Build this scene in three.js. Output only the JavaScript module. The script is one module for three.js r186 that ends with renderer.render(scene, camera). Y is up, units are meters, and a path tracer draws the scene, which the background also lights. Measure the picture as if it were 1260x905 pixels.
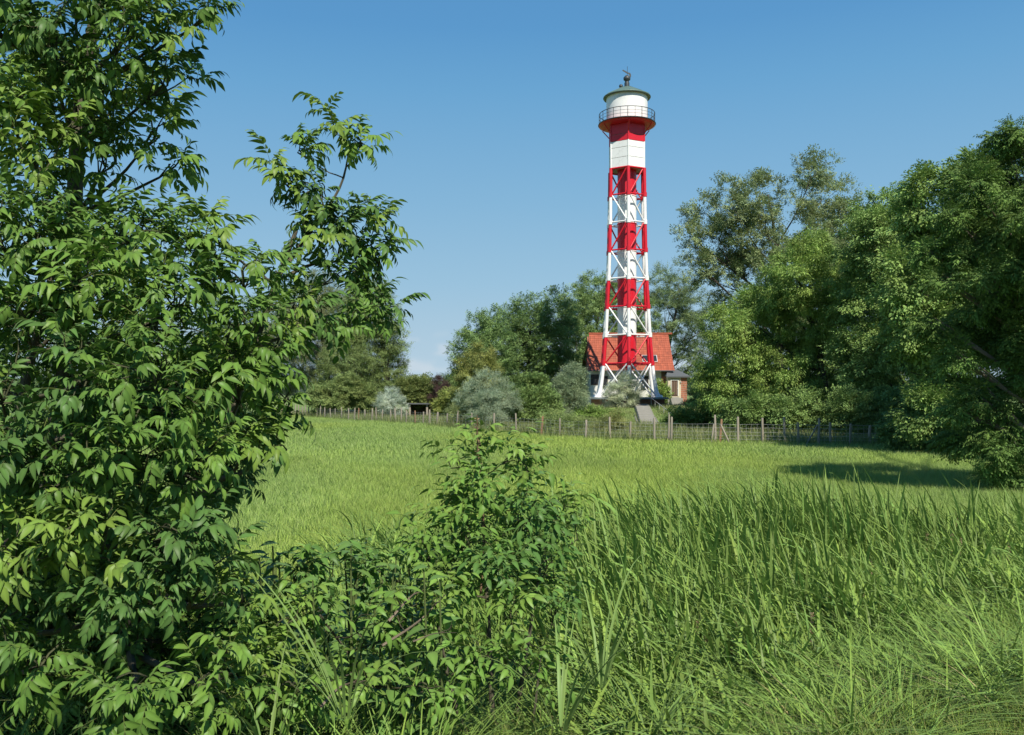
import * as THREE from 'three';
import { mergeGeometries } from 'three/addons/utils/BufferGeometryUtils.js';

// ---------------------------------------------------------------- camera, sky, sun, exposure
const F = 1091, EYE = 3.1, HORIZON = 484;                 // focal length in pixels of the 1260 x 905 frame, eye height, horizon row
const scene = new THREE.Scene();
const camera = new THREE.PerspectiveCamera(2 * Math.atan(452.5 / F) * 180 / Math.PI, 1260 / 905, 0.1, 6000);
camera.position.set(0, EYE, 0);
camera.setViewOffset(1260, 905, 0, -(HORIZON - 452.5), 1260, 905);
camera.updateProjectionMatrix();
scene.add(camera);
const renderer = new THREE.WebGLRenderer({ antialias: true });
renderer.toneMapping = THREE.LinearToneMapping;
const EXPOSURE = 1.3; renderer.toneMappingExposure = EXPOSURE;
renderer.shadowMap.enabled = true;

function mulberry(a) { return () => { a |= 0; a = a + 0x6D2B79F5 | 0; let t = Math.imul(a ^ a >>> 15, 1 | a); t = t + Math.imul(t ^ t >>> 7, 61 | t) ^ t; return ((t ^ t >>> 14) >>> 0) / 4294967296; }; }
const hash2 = (i, j, s) => { let h = Math.imul(i, 374761393) ^ Math.imul(j, 668265263) ^ Math.imul(s, 2147483647); h = Math.imul(h ^ h >>> 13, 1274126177); return ((h ^ h >>> 16) >>> 0) / 4294967296; };
function noise2(x, y, s = 1, period = 0) {
  const i = Math.floor(x), j = Math.floor(y), u = x - i, v = y - j, w = t => t * t * (3 - 2 * t);
  const m = k => period ? ((k % period) + period) % period : k;
  const a = hash2(m(i), m(j), s), b = hash2(m(i + 1), m(j), s), c = hash2(m(i), m(j + 1), s), d = hash2(m(i + 1), m(j + 1), s);
  return a + (b - a) * w(u) + (c - a) * w(v) + (a - b - c + d) * w(u) * w(v);
}
const fbm = (x, y, s = 1, o = 4, period = 0) => { let v = 0, a = 0.5, f = 1, t = 0; for (let k = 0; k < o; k++) { v += a * noise2(x * f, y * f, s + k, period * f); t += a; a *= 0.5; f *= 2; } return v / t; };
const clamp = (x, a, b) => Math.min(b, Math.max(a, x));
const lerp = (a, b, t) => a + (b - a) * t;
const smooth = (a, b, x) => { const t = clamp((x - a) / (b - a), 0, 1); return t * t * (3 - 2 * t); };

{ // clear summer sky, paler towards the horizon, one wisp of cloud low down
  const W = 2048, H = 1024, data = new Float32Array(W * H * 4);
  const stops = [[0, .50, .645, .75], [3.6, .413, .59, .73], [7, .325, .54, .72], [12, .238, .467, .69], [18.9, .146, .376, .645], [22.4, .108, .318, .605], [40, .055, .195, .46], [90, .03, .12, .36]];
  for (let j = 0; j < H; j++) {
    const el = ((j + 0.5) / H - 0.5) * 180, e = Math.max(el, 0);
    let k = 0; while (k < stops.length - 2 && stops[k + 1][0] < e) k++;
    const a = stops[k], b = stops[k + 1], t = clamp((e - a[0]) / (b[0] - a[0]), 0, 1);
    for (let i = 0; i < W; i++) {
      const az = (i + 0.5) / W * 360;
      let c = el < 0 ? [0.10, 0.13, 0.08] : [lerp(a[1], b[1], t), lerp(a[2], b[2], t), lerp(a[3], b[3], t)];
      if (el > 0.3 && el < 4.5) {
        const n = fbm(az * 0.9, el * 2.6, 7, 5), m = smooth(0.52, 0.72, n + 0.10 * (1 - Math.abs(el - 2) / 2)) * smooth(0.3, 1, el) * smooth(4.5, 2.4, el) * 0.4;
        c = c.map((v, q) => lerp(v, [.72, .76, .8][q], m));
      }
      data.set([c[0] / EXPOSURE, c[1] / EXPOSURE, c[2] / EXPOSURE, 1], (j * W + i) * 4);
    }
  }
  const sky = new THREE.DataTexture(data, W, H, THREE.RGBAFormat, THREE.FloatType);
  sky.mapping = THREE.EquirectangularReflectionMapping; sky.magFilter = THREE.LinearFilter; sky.needsUpdate = true;
  scene.background = sky; scene.environment = sky;
}
const SUN_AZ = 20, SUN_EL = 49;                           // degrees to the right of straight behind the camera; height
const sunDir = new THREE.Vector3(Math.sin(SUN_AZ * Math.PI / 180) * Math.cos(SUN_EL * Math.PI / 180), Math.sin(SUN_EL * Math.PI / 180), Math.cos(SUN_AZ * Math.PI / 180) * Math.cos(SUN_EL * Math.PI / 180));
const sun = new THREE.DirectionalLight(new THREE.Color(1, 0.94, 0.82), 4.9);
sun.position.copy(sunDir).multiplyScalar(200).add(new THREE.Vector3(0, 0, -60)); sun.target.position.set(0, 0, -60);
sun.castShadow = true; sun.shadow.mapSize.set(4096, 4096); sun.shadow.bias = -0.0005;
Object.assign(sun.shadow.camera, { left: -90, right: 90, top: 90, bottom: -90, near: 10, far: 500 });
scene.add(sun, sun.target);

// ---------------------------------------------------------------- helpers
const V = (x, y, z) => new THREE.Vector3(x, y, z);
const at = (px, py, d) => V((px - 630) / F * d, EYE + (HORIZON - py) / F * d, -d);
const used = {};
function numbered(n) { const k = used[n] = (used[n] ?? -1) + 1; return k ? `${n}_${String(k).padStart(3, '0')}` : n; }
function tag(o, label, category, group, kind) { o.userData = {}; if (label) o.userData.label = label; if (category) o.userData.category = category; if (group) o.userData.group = group; if (kind) o.userData.kind = kind; return o; }
function thing(name, label, category, pos, group) { const o = new THREE.Group(); o.name = numbered(name); o.position.copy(pos); scene.add(o); return tag(o, label, category, group); }
function mesh(name, g, m, parent) { const o = new THREE.Mesh(g, m); o.name = parent === scene ? numbered(name) : name; o.castShadow = o.receiveShadow = true; parent.add(o); return o; }
function structure(name, g, m) { return tag(mesh(name, g, m, scene), null, null, null, 'structure'); }
class GB {                                                  // collects triangles with colours
  constructor() { this.p = []; this.c = []; this.i = []; this.u = []; }
  v(x, y, z, c, u = 0, w = 0) { this.p.push(x, y, z); this.c.push(c[0], c[1], c[2]); this.u.push(u, w); return this.p.length / 3 - 1; }
  t(a, b, c) { this.i.push(a, b, c); }
  geo() { const g = new THREE.BufferGeometry(); g.setAttribute('position', new THREE.Float32BufferAttribute(this.p, 3)); g.setAttribute('color', new THREE.Float32BufferAttribute(this.c, 3)); g.setAttribute('uv', new THREE.Float32BufferAttribute(this.u, 2)); g.setIndex(this.i); g.computeVertexNormals(); return g; }
}
function tube(gb, pts, rad, sides = 6, col = [1, 1, 1], rnd = null) {   // tapered round limb along points
  const n = pts.length, T = V(0, 0, 0), N = V(0, 0, 0), B = V(0, 0, 0); let last = null, len = 0;
  for (let k = 0; k < n; k++) {
    T.copy(pts[Math.min(k + 1, n - 1)]).sub(pts[Math.max(k - 1, 0)]).normalize();
    N.set(0, 0, 1); if (Math.abs(T.z) > 0.9) N.set(1, 0, 0); N.cross(T).normalize(); B.crossVectors(T, N);
    if (k) len += pts[k].distanceTo(pts[k - 1]);
    const ring = [];
    for (let s = 0; s <= sides; s++) {
      const a = s / sides * Math.PI * 2, r = rad[k] * (rnd && s < sides ? 1 + (rnd() - 0.5) * 0.25 : 1);
      ring.push(gb.v(pts[k].x + (N.x * Math.cos(a) + B.x * Math.sin(a)) * r, pts[k].y + (N.y * Math.cos(a) + B.y * Math.sin(a)) * r, pts[k].z + (N.z * Math.cos(a) + B.z * Math.sin(a)) * r, col, s / sides, len));
    }
    if (last) for (let s = 0; s < sides; s++) { gb.t(last[s], ring[s], last[s + 1]); gb.t(last[s + 1], ring[s], ring[s + 1]); }
    last = ring;
  }
  return gb;
}
function curve(a, b, sag, n, rnd, wob = 0) {                // bent path from a to b, pulled by sag at its middle
  const out = [];
  for (let k = 0; k <= n; k++) { const t = k / n, q = 4 * t * (1 - t); const p = a.clone().lerp(b, t).addScaledVector(sag, q); if (wob && k && k < n) p.add(V((rnd() - .5) * wob, (rnd() - .5) * wob, (rnd() - .5) * wob)); out.push(p); }
  return out;
}
function rod(a, b, r, sides = 6) { return tube(new GB(), [a, b], [r, r], sides).geo(); }
function box(w, h, d, x = 0, y = 0, z = 0) { const g = new THREE.BoxGeometry(w, h, d); g.translate(x, y, z); return g; }
const vary = (c, rnd, a = 0.2) => { const k = 1 + (rnd() - .5) * 2 * a, h = (rnd() - .5) * a * .5; return [c[0] * k * (1 + h), c[1] * k, c[2] * k * (1 - h)]; };
function texture(size, fn, srgb) {
  const d = new Uint8Array(size * size * 4);
  for (let j = 0; j < size; j++) for (let i = 0; i < size; i++) { const c = fn(i / size, j / size); d.set([clamp(c[0], 0, 1) * 255, clamp(c[1], 0, 1) * 255, clamp(c[2], 0, 1) * 255, 255], (j * size + i) * 4); }
  const t = new THREE.DataTexture(d, size, size); t.magFilter = THREE.LinearFilter; t.minFilter = THREE.LinearMipmapLinearFilter; t.generateMipmaps = true; t.wrapS = t.wrapT = THREE.RepeatWrapping; if (srgb) t.colorSpace = THREE.SRGBColorSpace; t.needsUpdate = true; return t;
}
const toS = c => c.map(v => v <= .0031308 ? v * 12.92 : 1.055 * Math.pow(v, 1 / 2.4) - .055);

// ---------------------------------------------------------------- materials
const leafMat = (t, coat = 0) => new THREE.MeshPhysicalMaterial({ vertexColors: true, roughness: 1, transmission: t, thickness: 0, side: THREE.DoubleSide, clearcoat: coat, clearcoatRoughness: 0.42, specularIntensity: 0.3 });
const M = {
  ash: leafMat(0.26, 0.36), crown: leafMat(0.26, 0.14), grass: leafMat(0.36, 0.06), reed: leafMat(0.22, 0.3),
  bark: new THREE.MeshStandardMaterial({ vertexColors: true, roughness: 0.95 }),
};
{
  const t = texture(256, (u, v) => { const n = fbm(u * 16, v * 8, 3, 4, 0), r = noise2(u * 32, v * 6, 9); const k = 0.5 + 0.4 * n + 0.25 * (r - .5); return [k, k, k]; });
  M.bark.map = t; M.bark.bumpMap = t; M.bark.bumpScale = 0.01;
}
const plain = (r, g, b, rough = 0.6, extra = {}) => new THREE.MeshStandardMaterial({ color: new THREE.Color().setRGB(r, g, b), roughness: rough, ...extra });
const grain = texture(256, (u, v) => { const k = 0.84 + 0.16 * fbm(u * 8, v * 8, 21, 5, 8) + 0.05 * (hash2(u * 256 | 0, v * 256 | 0, 5) - .5); return [k, k, k]; });
const worn = texture(512, (u, v) => { const s = fbm(u * 26, v * 2.5, 31, 4), b = fbm(u * 6, v * 6, 41, 5); const k = 0.98 - 0.09 * smooth(.55, .8, s) - 0.09 * smooth(.56, .75, b); return [k, k * 0.99, k * 0.975]; });
Object.assign(M, {
  red: plain(.60, .010, .026, .42, { map: worn }), white: plain(.82, .83, .83, .45, { map: worn }), seam: plain(.30, .30, .29, .7),
  iron: plain(.035, .045, .05, .5), green: plain(.10, .165, .14, .5, { map: worn }), slab: plain(.36, .37, .36, .9, { map: grain }), concrete: plain(.30, .29, .26, .95, { map: grain }),
  cream: plain(.62, .54, .40, .85, { map: grain }), plaster: plain(.70, .69, .64, .85, { map: grain }), slate: plain(.10, .11, .115, .8, { map: grain }), wood: plain(.055, .028, .018, .6), dark: plain(.03, .032, .035, .15),
  timber: plain(.17, .11, .075, .8, { map: grain }), steel: plain(.55, .55, .52, .5, { metalness: .6 }), post: plain(.32, .28, .225, .95, { map: grain }), redpost: plain(.30, .17, .10, .95, { map: grain }),
});
{ // brick wall too far off to tell the bricks apart; clay tiles likewise
  M.brick = plain(1, 1, 1, .9, { map: texture(256, (u, v) => { const row = Math.floor(v * 16), uu = u * 8 + (row % 2) * .5, m = (v * 16 % 1) < .12 || (uu % 1) < .06, k = .75 + .5 * hash2(Math.floor(uu) % 8, row, 3); return toS(m ? [.30, .27, .24] : [.34 * k, .12 * k, .065 * k]); }, true) });
  M.tile = plain(1, 1, 1, .75, { map: texture(256, (u, v) => { const k = .78 + .34 * hash2(Math.floor(u * 16), Math.floor(v * 8), 13) + .25 * (fbm(u * 4, v * 4, 17, 4, 4) - .5); return toS([.35 * k, .085 * k, .042 * k]); }, true), bumpMap: texture(128, u => { const k = .5 + .5 * Math.cos(u * 16 * Math.PI * 2); return [k, k, k]; }), bumpScale: .03 });
}

// ---------------------------------------------------------------- ground
const FENCE = [[-60, 165], [-32, 124], [-22.5, 107], [-8.4, 84], [-1.9, 70.5], [6.2, 57], [12.4, 54], [17.6, 52.2], [24, 50.5], [40, 47]];
function fenceD(x) { let k = 0; while (k < FENCE.length - 2 && FENCE[k + 1][0] < x) k++; const a = FENCE[k], b = FENCE[k + 1]; return lerp(a[1], b[1], clamp((x - a[0]) / (b[0] - a[0]), -.5, 1.2)); }
function G(x, z) {
  const d = -z, e = 3.7 + 0.85 * clamp(x - 1.2, 0, 5);
  let h = lerp(1.35, -0.22, smooth(e, e + 4.2, d)); h = lerp(h, 0, smooth(10.5, 13.5, d));
  h += 1.6 * smooth(18, 44, d - fenceD(x));
  h += 0.10 * (fbm(x * .35 + 50, z * .35, 61, 3) - .5) + 0.18 * smooth(14, 30, d) * (fbm(x * .05 + 9, z * .05, 62, 3) - .5);
  return h;
}
{
  const xs = [], zs = [], N = 150;
  for (let k = -N; k <= N; k++) { const t = k / N; xs.push(Math.sinh(t * 6.2) * 6.6); }
  for (let k = 0; k <= 240; k++) zs.push(12 - (Math.exp(k / 240 * 5.3) - 1) * 16);
  const gb = new GB();
  for (const z of zs) for (const x of xs) {
    const d = -z, dry = fbm(x * .11, z * .11, 71, 4), verge = smooth(6, 4.5, d - .85 * clamp(x - 1.2, 0, 5));
    const field = [lerp(.13, .16, dry), lerp(.21, .22, dry), .045], soil = [.055, .052, .026], c = field.map((v, q) => lerp(v, soil[q], smooth(15, 11, d) * (1 - .5 * verge)));
    gb.v(x, G(x, z), z, c, x / 3, z / 3);
  }
  for (let j = 0; j < zs.length - 1; j++) for (let i = 0; i < xs.length - 1; i++) { const a = j * xs.length + i; gb.t(a, a + 1, a + xs.length); gb.t(a + 1, a + xs.length + 1, a + xs.length); }
  structure('ground', gb.geo(), new THREE.MeshStandardMaterial({ vertexColors: true, roughness: 1, map: grain, side: THREE.DoubleSide }));
}

// ---------------------------------------------------------------- foliage builders
// a ribbon leaf: from o, heading az, starting at pitch and bending over
function blade(gb, o, az, pitch, bend, len, w, col, segs = 5, fold = 0, twist = 0, tipc = null) {
  let p = o.clone(), q = pitch; const st = len / segs; let prev = null;
  for (let k = 0; k <= segs; k++) {
    const t = k / segs, hw = w * .5 * (t < .25 ? .55 + 1.8 * t : Math.pow(Math.max(0, 1 - (t - .25) / .75), .75)), tw = twist * t;
    const fx = Math.cos(az), fz = Math.sin(az), sx = -fz * Math.cos(tw), sz = fx * Math.cos(tw), sy = Math.sin(tw), c = tipc ? col.map((v, i) => lerp(v, tipc[i], t * t)) : col;
    const cur = [gb.v(p.x + sx * hw, p.y + sy * hw + fold * hw, p.z + sz * hw, c)];
    if (fold) cur.push(gb.v(p.x, p.y, p.z, c));
    cur.push(gb.v(p.x - sx * hw, p.y - sy * hw + fold * hw, p.z - sz * hw, c));
    if (prev) for (let s = 0; s < cur.length - 1; s++) { gb.t(prev[s], prev[s + 1], cur[s]); if (k < segs || s < cur.length) gb.t(prev[s + 1], cur[s + 1], cur[s]); }
    prev = cur; p = p.clone().add(V(fx * Math.cos(q) * st, Math.sin(q) * st, fz * Math.cos(q) * st)); q -= bend / segs;
  }
}
// pointed oval leaflet folded along its midrib; dir runs along it, up is its upper side
function leaflet(gb, o, dir, up, len, w, col, droop, cup = .25, segs = 4) {
  const d = dir.clone().normalize(), side = V(0, 0, 0).crossVectors(up, d).normalize(), n = V(0, 0, 0).crossVectors(d, side).normalize(); let prev = null;
  for (let k = 0; k <= segs; k++) {
    const t = k / segs, hw = w * .5 * Math.pow(Math.sin(Math.PI * Math.pow(t * .985 + .008, .75)), .95), dr = -droop * len * t * t;
    const c = o.clone().addScaledVector(d, len * t * (1 - .15 * droop * t)).addScaledVector(n, dr);
    if (k === 0 || k === segs) { const a = gb.v(c.x, c.y, c.z, col); if (prev) { gb.t(prev[0], prev[1], a); gb.t(prev[1], prev[2], a); } prev = [a, a, a]; continue; }
    const cur = [gb.v(c.x + side.x * hw + n.x * cup * hw, c.y + side.y * hw + n.y * cup * hw, c.z + side.z * hw + n.z * cup * hw, col), gb.v(c.x, c.y, c.z, col.map(v => v * 1.3)), gb.v(c.x - side.x * hw + n.x * cup * hw, c.y - side.y * hw + n.y * cup * hw, c.z - side.z * hw + n.z * cup * hw, col)];
    if (k > 1) { gb.t(prev[0], prev[1], cur[0]); gb.t(prev[1], cur[1], cur[0]); gb.t(prev[1], prev[2], cur[1]); gb.t(prev[2], cur[2], cur[1]); } else { gb.t(prev[0], cur[1], cur[0]); gb.t(prev[0], cur[2], cur[1]); }
    prev = cur;
  }
}
// a feather-shaped ash leaf along +z: stalk, four or five pairs of leaflets and one at the tip
function ashLeaf(seed, col, few = 0, wide = 1) {
  const rnd = mulberry(seed), gb = new GB(), L = .20 + .07 * rnd(), pairs = few || 4 + Math.floor(rnd() * 2), arc = .1 + .8 * rnd(), pts = [], dirs = []; let p = V(0, 0, 0), q = .35;
  for (let k = 0; k <= 8; k++) { pts.push(p.clone()); const d = V(Math.sin(k * .5 + seed) * .06, Math.sin(q), Math.cos(q)).normalize(); dirs.push(d); p = p.clone().addScaledVector(d, L / 8); q -= (arc + .35) / 8; }
  tube(gb, pts, pts.map((_, k) => .0016 - .0001 * k), 3, [.16, .20, .05]);
  const spot = t => { const k = Math.min(7, Math.floor(t * 8)); return [pts[k].clone().lerp(pts[k + 1], t * 8 - k), dirs[k]]; };
  for (let k = 0; k < pairs; k++) {
    const [o, d] = spot(.24 + .72 * k / pairs), size = [.78, 1, 1.05, 1, .95][k] * (.9 + .2 * rnd());
    for (const s of [-1, 1]) {
      const a = .95 + .25 * (rnd() - .5) - .12 * k, dir = V(s * Math.sin(a), .15 - .75 * rnd(), Math.cos(a) * (.7 + .5 * rnd())).add(V(0, d.y * .8, 0)).normalize();
      leaflet(gb, o, dir, V(-s * .25 + (rnd() - .5) * .9, 1, (rnd() - .5) * .9).normalize(), .09 * size, .033 * size * wide, vary(col, rnd, .2), .2 + .6 * rnd(), .15 + .4 * rnd());
    }
  }
  leaflet(gb, pts[8], dirs[8].clone().add(V(0, -.3, 0)), V((rnd() - .5) * .3, 1, 0), .095, .038, vary(col, rnd, .14), .4);
  return gb.geo();
}
// a spray of small leaves about half a metre across, used by the thousand in far crowns
function spray(seed, n, size, aspect, spread, droop) {
  const rnd = mulberry(seed), gb = new GB();
  for (let k = 0; k < n; k++) {
    const t = Math.pow(rnd(), .7), a = rnd() * 6.283, r = spread * (.15 + .5 * t) * Math.sqrt(rnd()), o = V(Math.cos(a) * r, (rnd() - .5) * spread * .55 + t * .05 - droop * t * spread * .5, Math.sin(a) * r + (t - .4) * spread);
    const dir = V(Math.cos(a) * .8 + (rnd() - .5), (rnd() - .55) * 1.0 - droop, Math.sin(a) * .4 + .7 + (rnd() - .5)).normalize(), up = V((rnd() - .5) * 1.3, 1, (rnd() - .5) * 1.3);
    const s = V(0, 0, 0).crossVectors(up, dir).normalize(), L = size * (.7 + .6 * rnd()), w = L * aspect * .5, c = vary([1, 1, 1], rnd, .3), e = o.clone().addScaledVector(dir, L), m = o.clone().addScaledVector(dir, L * .45); m.y -= L * .06;
    const i0 = gb.v(o.x, o.y, o.z, c), i1 = gb.v(m.x + s.x * w, m.y + s.y * w + w * .3, m.z + s.z * w, c), i2 = gb.v(e.x, e.y - L * .1, e.z, c), i3 = gb.v(m.x - s.x * w, m.y - s.y * w + w * .3, m.z - s.z * w, c);
    gb.t(i0, i1, i2); gb.t(i0, i2, i3);
  }
  return gb.geo();
}
// a twig end with a handful of feather leaves, for the ash some way off
function ashSpray(seed) {
  const rnd = mulberry(seed), gb = new GB();
  for (let k = 0; k < 7; k++) {
    const a = k * 2.4 + rnd(), o = V((rnd() - .5) * .12, (rnd() - .5) * .12, -.1 + .05 * k), dir = V(Math.cos(a), .15 + .4 * Math.sin(a), .6 + .3 * rnd()).normalize(), side = V(0, 0, 0).crossVectors(V(0, 1, 0), dir).normalize(), c = vary([1, 1, 1], rnd, .25);
    for (let q = 0; q < 9; q++) { const t = q === 8 ? 1 : .3 + .16 * (q >> 1), s = q === 8 ? 0 : q % 2 ? 1 : -1, p = o.clone().addScaledVector(dir, .26 * t); p.y -= .1 * t * t; leaflet(gb, p, side.clone().multiplyScalar(s * .9).addScaledVector(dir, .6).add(V(0, -.3 - .4 * rnd(), 0)), V((rnd() - .5) * .6, 1, (rnd() - .5) * .6), .095, .036, c, .3, .3, 2); }
  }
  return gb.geo();
}
function instanced(name, geo, mat, mats, cols, parent) {
  const o = new THREE.InstancedMesh(geo, mat, mats.length); o.name = name; const c = new THREE.Color();
  mats.forEach((m, k) => { o.setMatrixAt(k, m); if (cols) o.setColorAt(k, c.setRGB(...cols[k])); });
  o.castShadow = o.receiveShadow = true; o.userData.kind = 'stuff'; parent.add(o); return o;
}
const frameMatrix = (pos, dir, up, s) => { const z = dir.clone().normalize(), x = V(0, 0, 0).crossVectors(up, z).normalize(), y = V(0, 0, 0).crossVectors(z, x); return new THREE.Matrix4().makeBasis(x, y, z).scale(V(s, s, s)).setPosition(pos); };
const onSphere = rnd => { const y = rnd() * 2 - 1, a = rnd() * 6.283, r = Math.sqrt(1 - y * y); return V(r * Math.cos(a), y, r * Math.sin(a)); };
const SPRAYS = {
  willow: [1, 2].map(k => spray(100 + k, 34, .17, .30, .62, .25)), poplar: [1, 2].map(k => spray(120 + k, 30, .13, .75, .55, .0)), broad: [1, 2].map(k => spray(140 + k, 32, .15, .6, .6, .12)),
  near: [1, 2, 3].map(k => ashSpray(160 + k)), fine: [1, 2].map(k => spray(180 + k, 40, .09, .5, .5, 0)), huge: [1].map(k => spray(190 + k, 40, .8, .8, 3.2, 0)),
};
// a tree or shrub: tapered trunk, limbs to every lobe of the crown, clumps of leaf sprays on the lobes
function tree({ name, label, category = 'tree', group, x, d, lobes, kind, color, seed, trunk = .3, clump = .9, density = 1, bark = [.11, .095, .075], depth = .7, size = 1, tall = .5, bare = 0 }) {
  const rnd = mulberry(seed), base = V(x, 0, -d); base.y = G(base.x, base.z) - .05;
  const o = thing(name, label, category, base, group), mats = [], cols = [];
  const L = lobes.map(([px, py, r, dd], k) => { const D = d + (dd ?? (k % 2 ? -1 : 1) * rnd() * depth * r / F * d * 1.4), c = at(px, py, D); return { c: c.sub(base), r: r / F * D }; });
  const top = L.reduce((a, b) => a.c.y + a.r > b.c.y + b.r ? a : b), H = top.c.y, cen = L.reduce((a, l) => a.add(l.c), V(0, 0, 0)).multiplyScalar(1 / L.length);
  const tp = []; for (let k = 0; k <= 8; k++) { const t = k / 8; tp.push(V(cen.x * .7 * t * t + Math.sin(t * 5 + seed) * .05 * H * .3 * t, H * .92 * t, cen.z * .6 * t * t + Math.cos(t * 4 + seed) * .04 * H * .3 * t)); }
  mesh('trunk', tube(new GB(), tp, tp.map((_, k) => trunk * (k ? 1 - .82 * k / 8 : 1.35)), 9, bark, rnd).geo(), M.bark, o);
  for (const l of L) {
    const s = clamp(l.c.y / H - tall * .5, .08, .85), k = Math.floor(s * 8), a = tp[k].clone().lerp(tp[k + 1], s * 8 - k), r0 = trunk * (1 - .8 * s) * .5;
    const gb = new GB(), main = curve(a, l.c, V(0, -.06 * l.r, 0), 5, rnd, l.r * .18); tube(gb, main, main.map((_, q) => r0 * (1 - .14 * q)), 6, bark);
    for (let q = 0; q < 4; q++) { const e = l.c.clone().addScaledVector(onSphere(rnd), l.r * .8), b = main[3 + q % 2]; const tw = curve(b, e, V(0, .05, 0), 3, rnd, l.r * .1); tube(gb, tw, tw.map((_, w) => r0 * (.4 - .1 * w)), 4, bark); }
    mesh('limb', gb.geo(), M.bark, o);
    const nc = Math.max(4, Math.round(7.4 * density * Math.pow(l.r / clump, 2)) + 3);
    for (let q = 0; q < nc; q++) {
      const u = onSphere(rnd), cc = l.c.clone().addScaledVector(u, l.r * (.45 + .6 * Math.sqrt(rnd()))), cr = clump * (.5 + .5 * rnd()), ns = Math.round(11 * (.6 + .8 * rnd()));
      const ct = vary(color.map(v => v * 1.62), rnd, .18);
      for (let w = 0; w < ns; w++) {
        const v = onSphere(rnd), p = cc.clone().add(V(v.x * cr, v.y * cr * .6, v.z * cr).multiplyScalar(Math.cbrt(rnd()))); if (p.y < .1) p.y = .1 + rnd() * .4;
        mats.push(frameMatrix(p, u.clone().multiplyScalar(.7).add(v), V((rnd() - .5) * .6, 1, (rnd() - .5) * .6), size * (.75 + .5 * rnd()))); cols.push(vary(ct, rnd, .12));
      }
    }
  }
  const g = SPRAYS[kind][seed % SPRAYS[kind].length];
  instanced('crown', g, M.crown, mats, cols, o);
  return o;
}
// a leafy ash shrub seen from close by: stems, branches, and feather leaves of which the nearest are meshes of their own
const ASH = [[.092, .178, .028], [.112, .205, .031], [.072, .15, .031], [.145, .235, .036]].flatMap((c, k) => [1, 2, 3].map(j => ashLeaf(200 + k * 7 + j, c)));
const ELDER = [[.10, .205, .034], [.12, .225, .036], [.085, .18, .036], [.15, .25, .042]].flatMap((c, k) => [1, 2, 3].map(j => ashLeaf(260 + k * 7 + j, c, 2 + j % 2, 1.12)));
function ashShrub({ more = 1, kinds = ASH, name, label, category, base, stems, clusters, leaf = 1, seed, own = 300, away = V(.3, .35, .6) }) {
  const rnd = mulberry(seed), o = thing(name, label, category, base), hubs = [], leaves = [], bark = [.13, .115, .075];
  for (const [pts, r] of stems) {
    const c = new THREE.CatmullRomCurve3(pts.map(p => p.clone().sub(base))), sp = c.getPoints(14); mesh('stem', tube(new GB(), sp, sp.map((_, k) => r * (1 - .75 * k / 14)), 8, bark, rnd).geo(), M.bark, o);
    sp.forEach((p, k) => k > 1 && hubs.push([p, r * (1 - .75 * k / 14)]));
  }
  for (const [px, py, d, rp, dens = 1] of clusters) {
    const c = at(px, py, d).sub(base), r = rp / F * d;
    let best = null, bd = 1e9; for (const h of hubs) { const q = h[0].distanceTo(c) + Math.max(0, h[0].y - c.y + .1) * 1.5; if (q < bd) { bd = q; best = h; } }
    const gb = new GB(), bp = curve(best[0], c, V(0, -.05 * bd, 0), 6, rnd, .03 * bd), r0 = Math.min(best[1] * .7, .006 + .011 * bd); tube(gb, bp, bp.map((_, k) => r0 * (1 - .11 * k)), 6, bark);
    const hue = Math.floor(rnd() * 4), n = Math.max(3, Math.round(dens * more * 22 * Math.pow(r / (.24 * leaf), 2)) / 5 | 0);
    for (let k = 0; k < n; k++) {
      const u = onSphere(rnd).add(away).normalize(), s0 = k % 3 ? c.clone().addScaledVector(onSphere(rnd), r * .35) : c.clone(), e = s0.clone().addScaledVector(u, r * (.45 + .45 * rnd())), tw = curve(s0, e, V(0, .02, 0), 4, rnd, .012);
      tube(gb, k % 3 ? [bp[5], ...tw] : tw, k % 3 ? [.004, .0035, .003, .003, .0025, .002] : [.004, .0035, .003, .0025, .002], 4, [.12, .13, .06]);
      const count = 4 + Math.floor(rnd() * 3), ph = rnd() * 6.28;
      for (let q = 0; q < count; q++) {
        const t = q === 0 ? 1 : 1 - .22 * Math.ceil(q / 2) * (.8 + .4 * rnd()), p = s0.clone().lerp(e, Math.max(t, .1)), a = ph + (q % 2) * Math.PI + Math.ceil(q / 2) * 1.5, sx = V(0, 0, 0).crossVectors(u, V(0, 1, .01)).normalize(), sy = V(0, 0, 0).crossVectors(sx, u);
        const dir = u.clone().multiplyScalar(q ? .55 : 1.2).addScaledVector(sx, q ? Math.cos(a) : 0).addScaledVector(sy, q ? Math.sin(a) : 0).add(V(0, .18, 0)).normalize();
        if (Math.abs(dir.y) > .8) dir.y *= .5;
        leaves.push([frameMatrix(p, dir, V((rnd() - .5) * 1.1, 1, (rnd() - .5) * 1.1), leaf * (.62 + .65 * rnd())), hue * 3 + Math.floor(rnd() * 3), p]);
      }
    }
    mesh('branch', gb.geo(), M.bark, o);
  }
  const inView = p => { const d = -(p.z + base.z), px = (p.x + base.x) / d * F + 630, py = HORIZON - (p.y + base.y - EYE) / d * F; return px > -20 && px < 1280 && py > -20 && py < 925; };
  leaves.sort((a, b) => (inView(b[2]) - inView(a[2])) || (b[2].z - a[2].z));
  leaves.slice(0, own).forEach(([m, k]) => { const l = mesh('leaf', kinds[k], M.ash, o); l.applyMatrix4(m); });
  for (let k = 0; k < kinds.length; k++) { const rest = leaves.slice(own).filter(l => l[1] === k).map(l => l[0]); if (rest.length) instanced('foliage', kinds[k], M.ash, rest, null, o); }
  return o;
}

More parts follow.
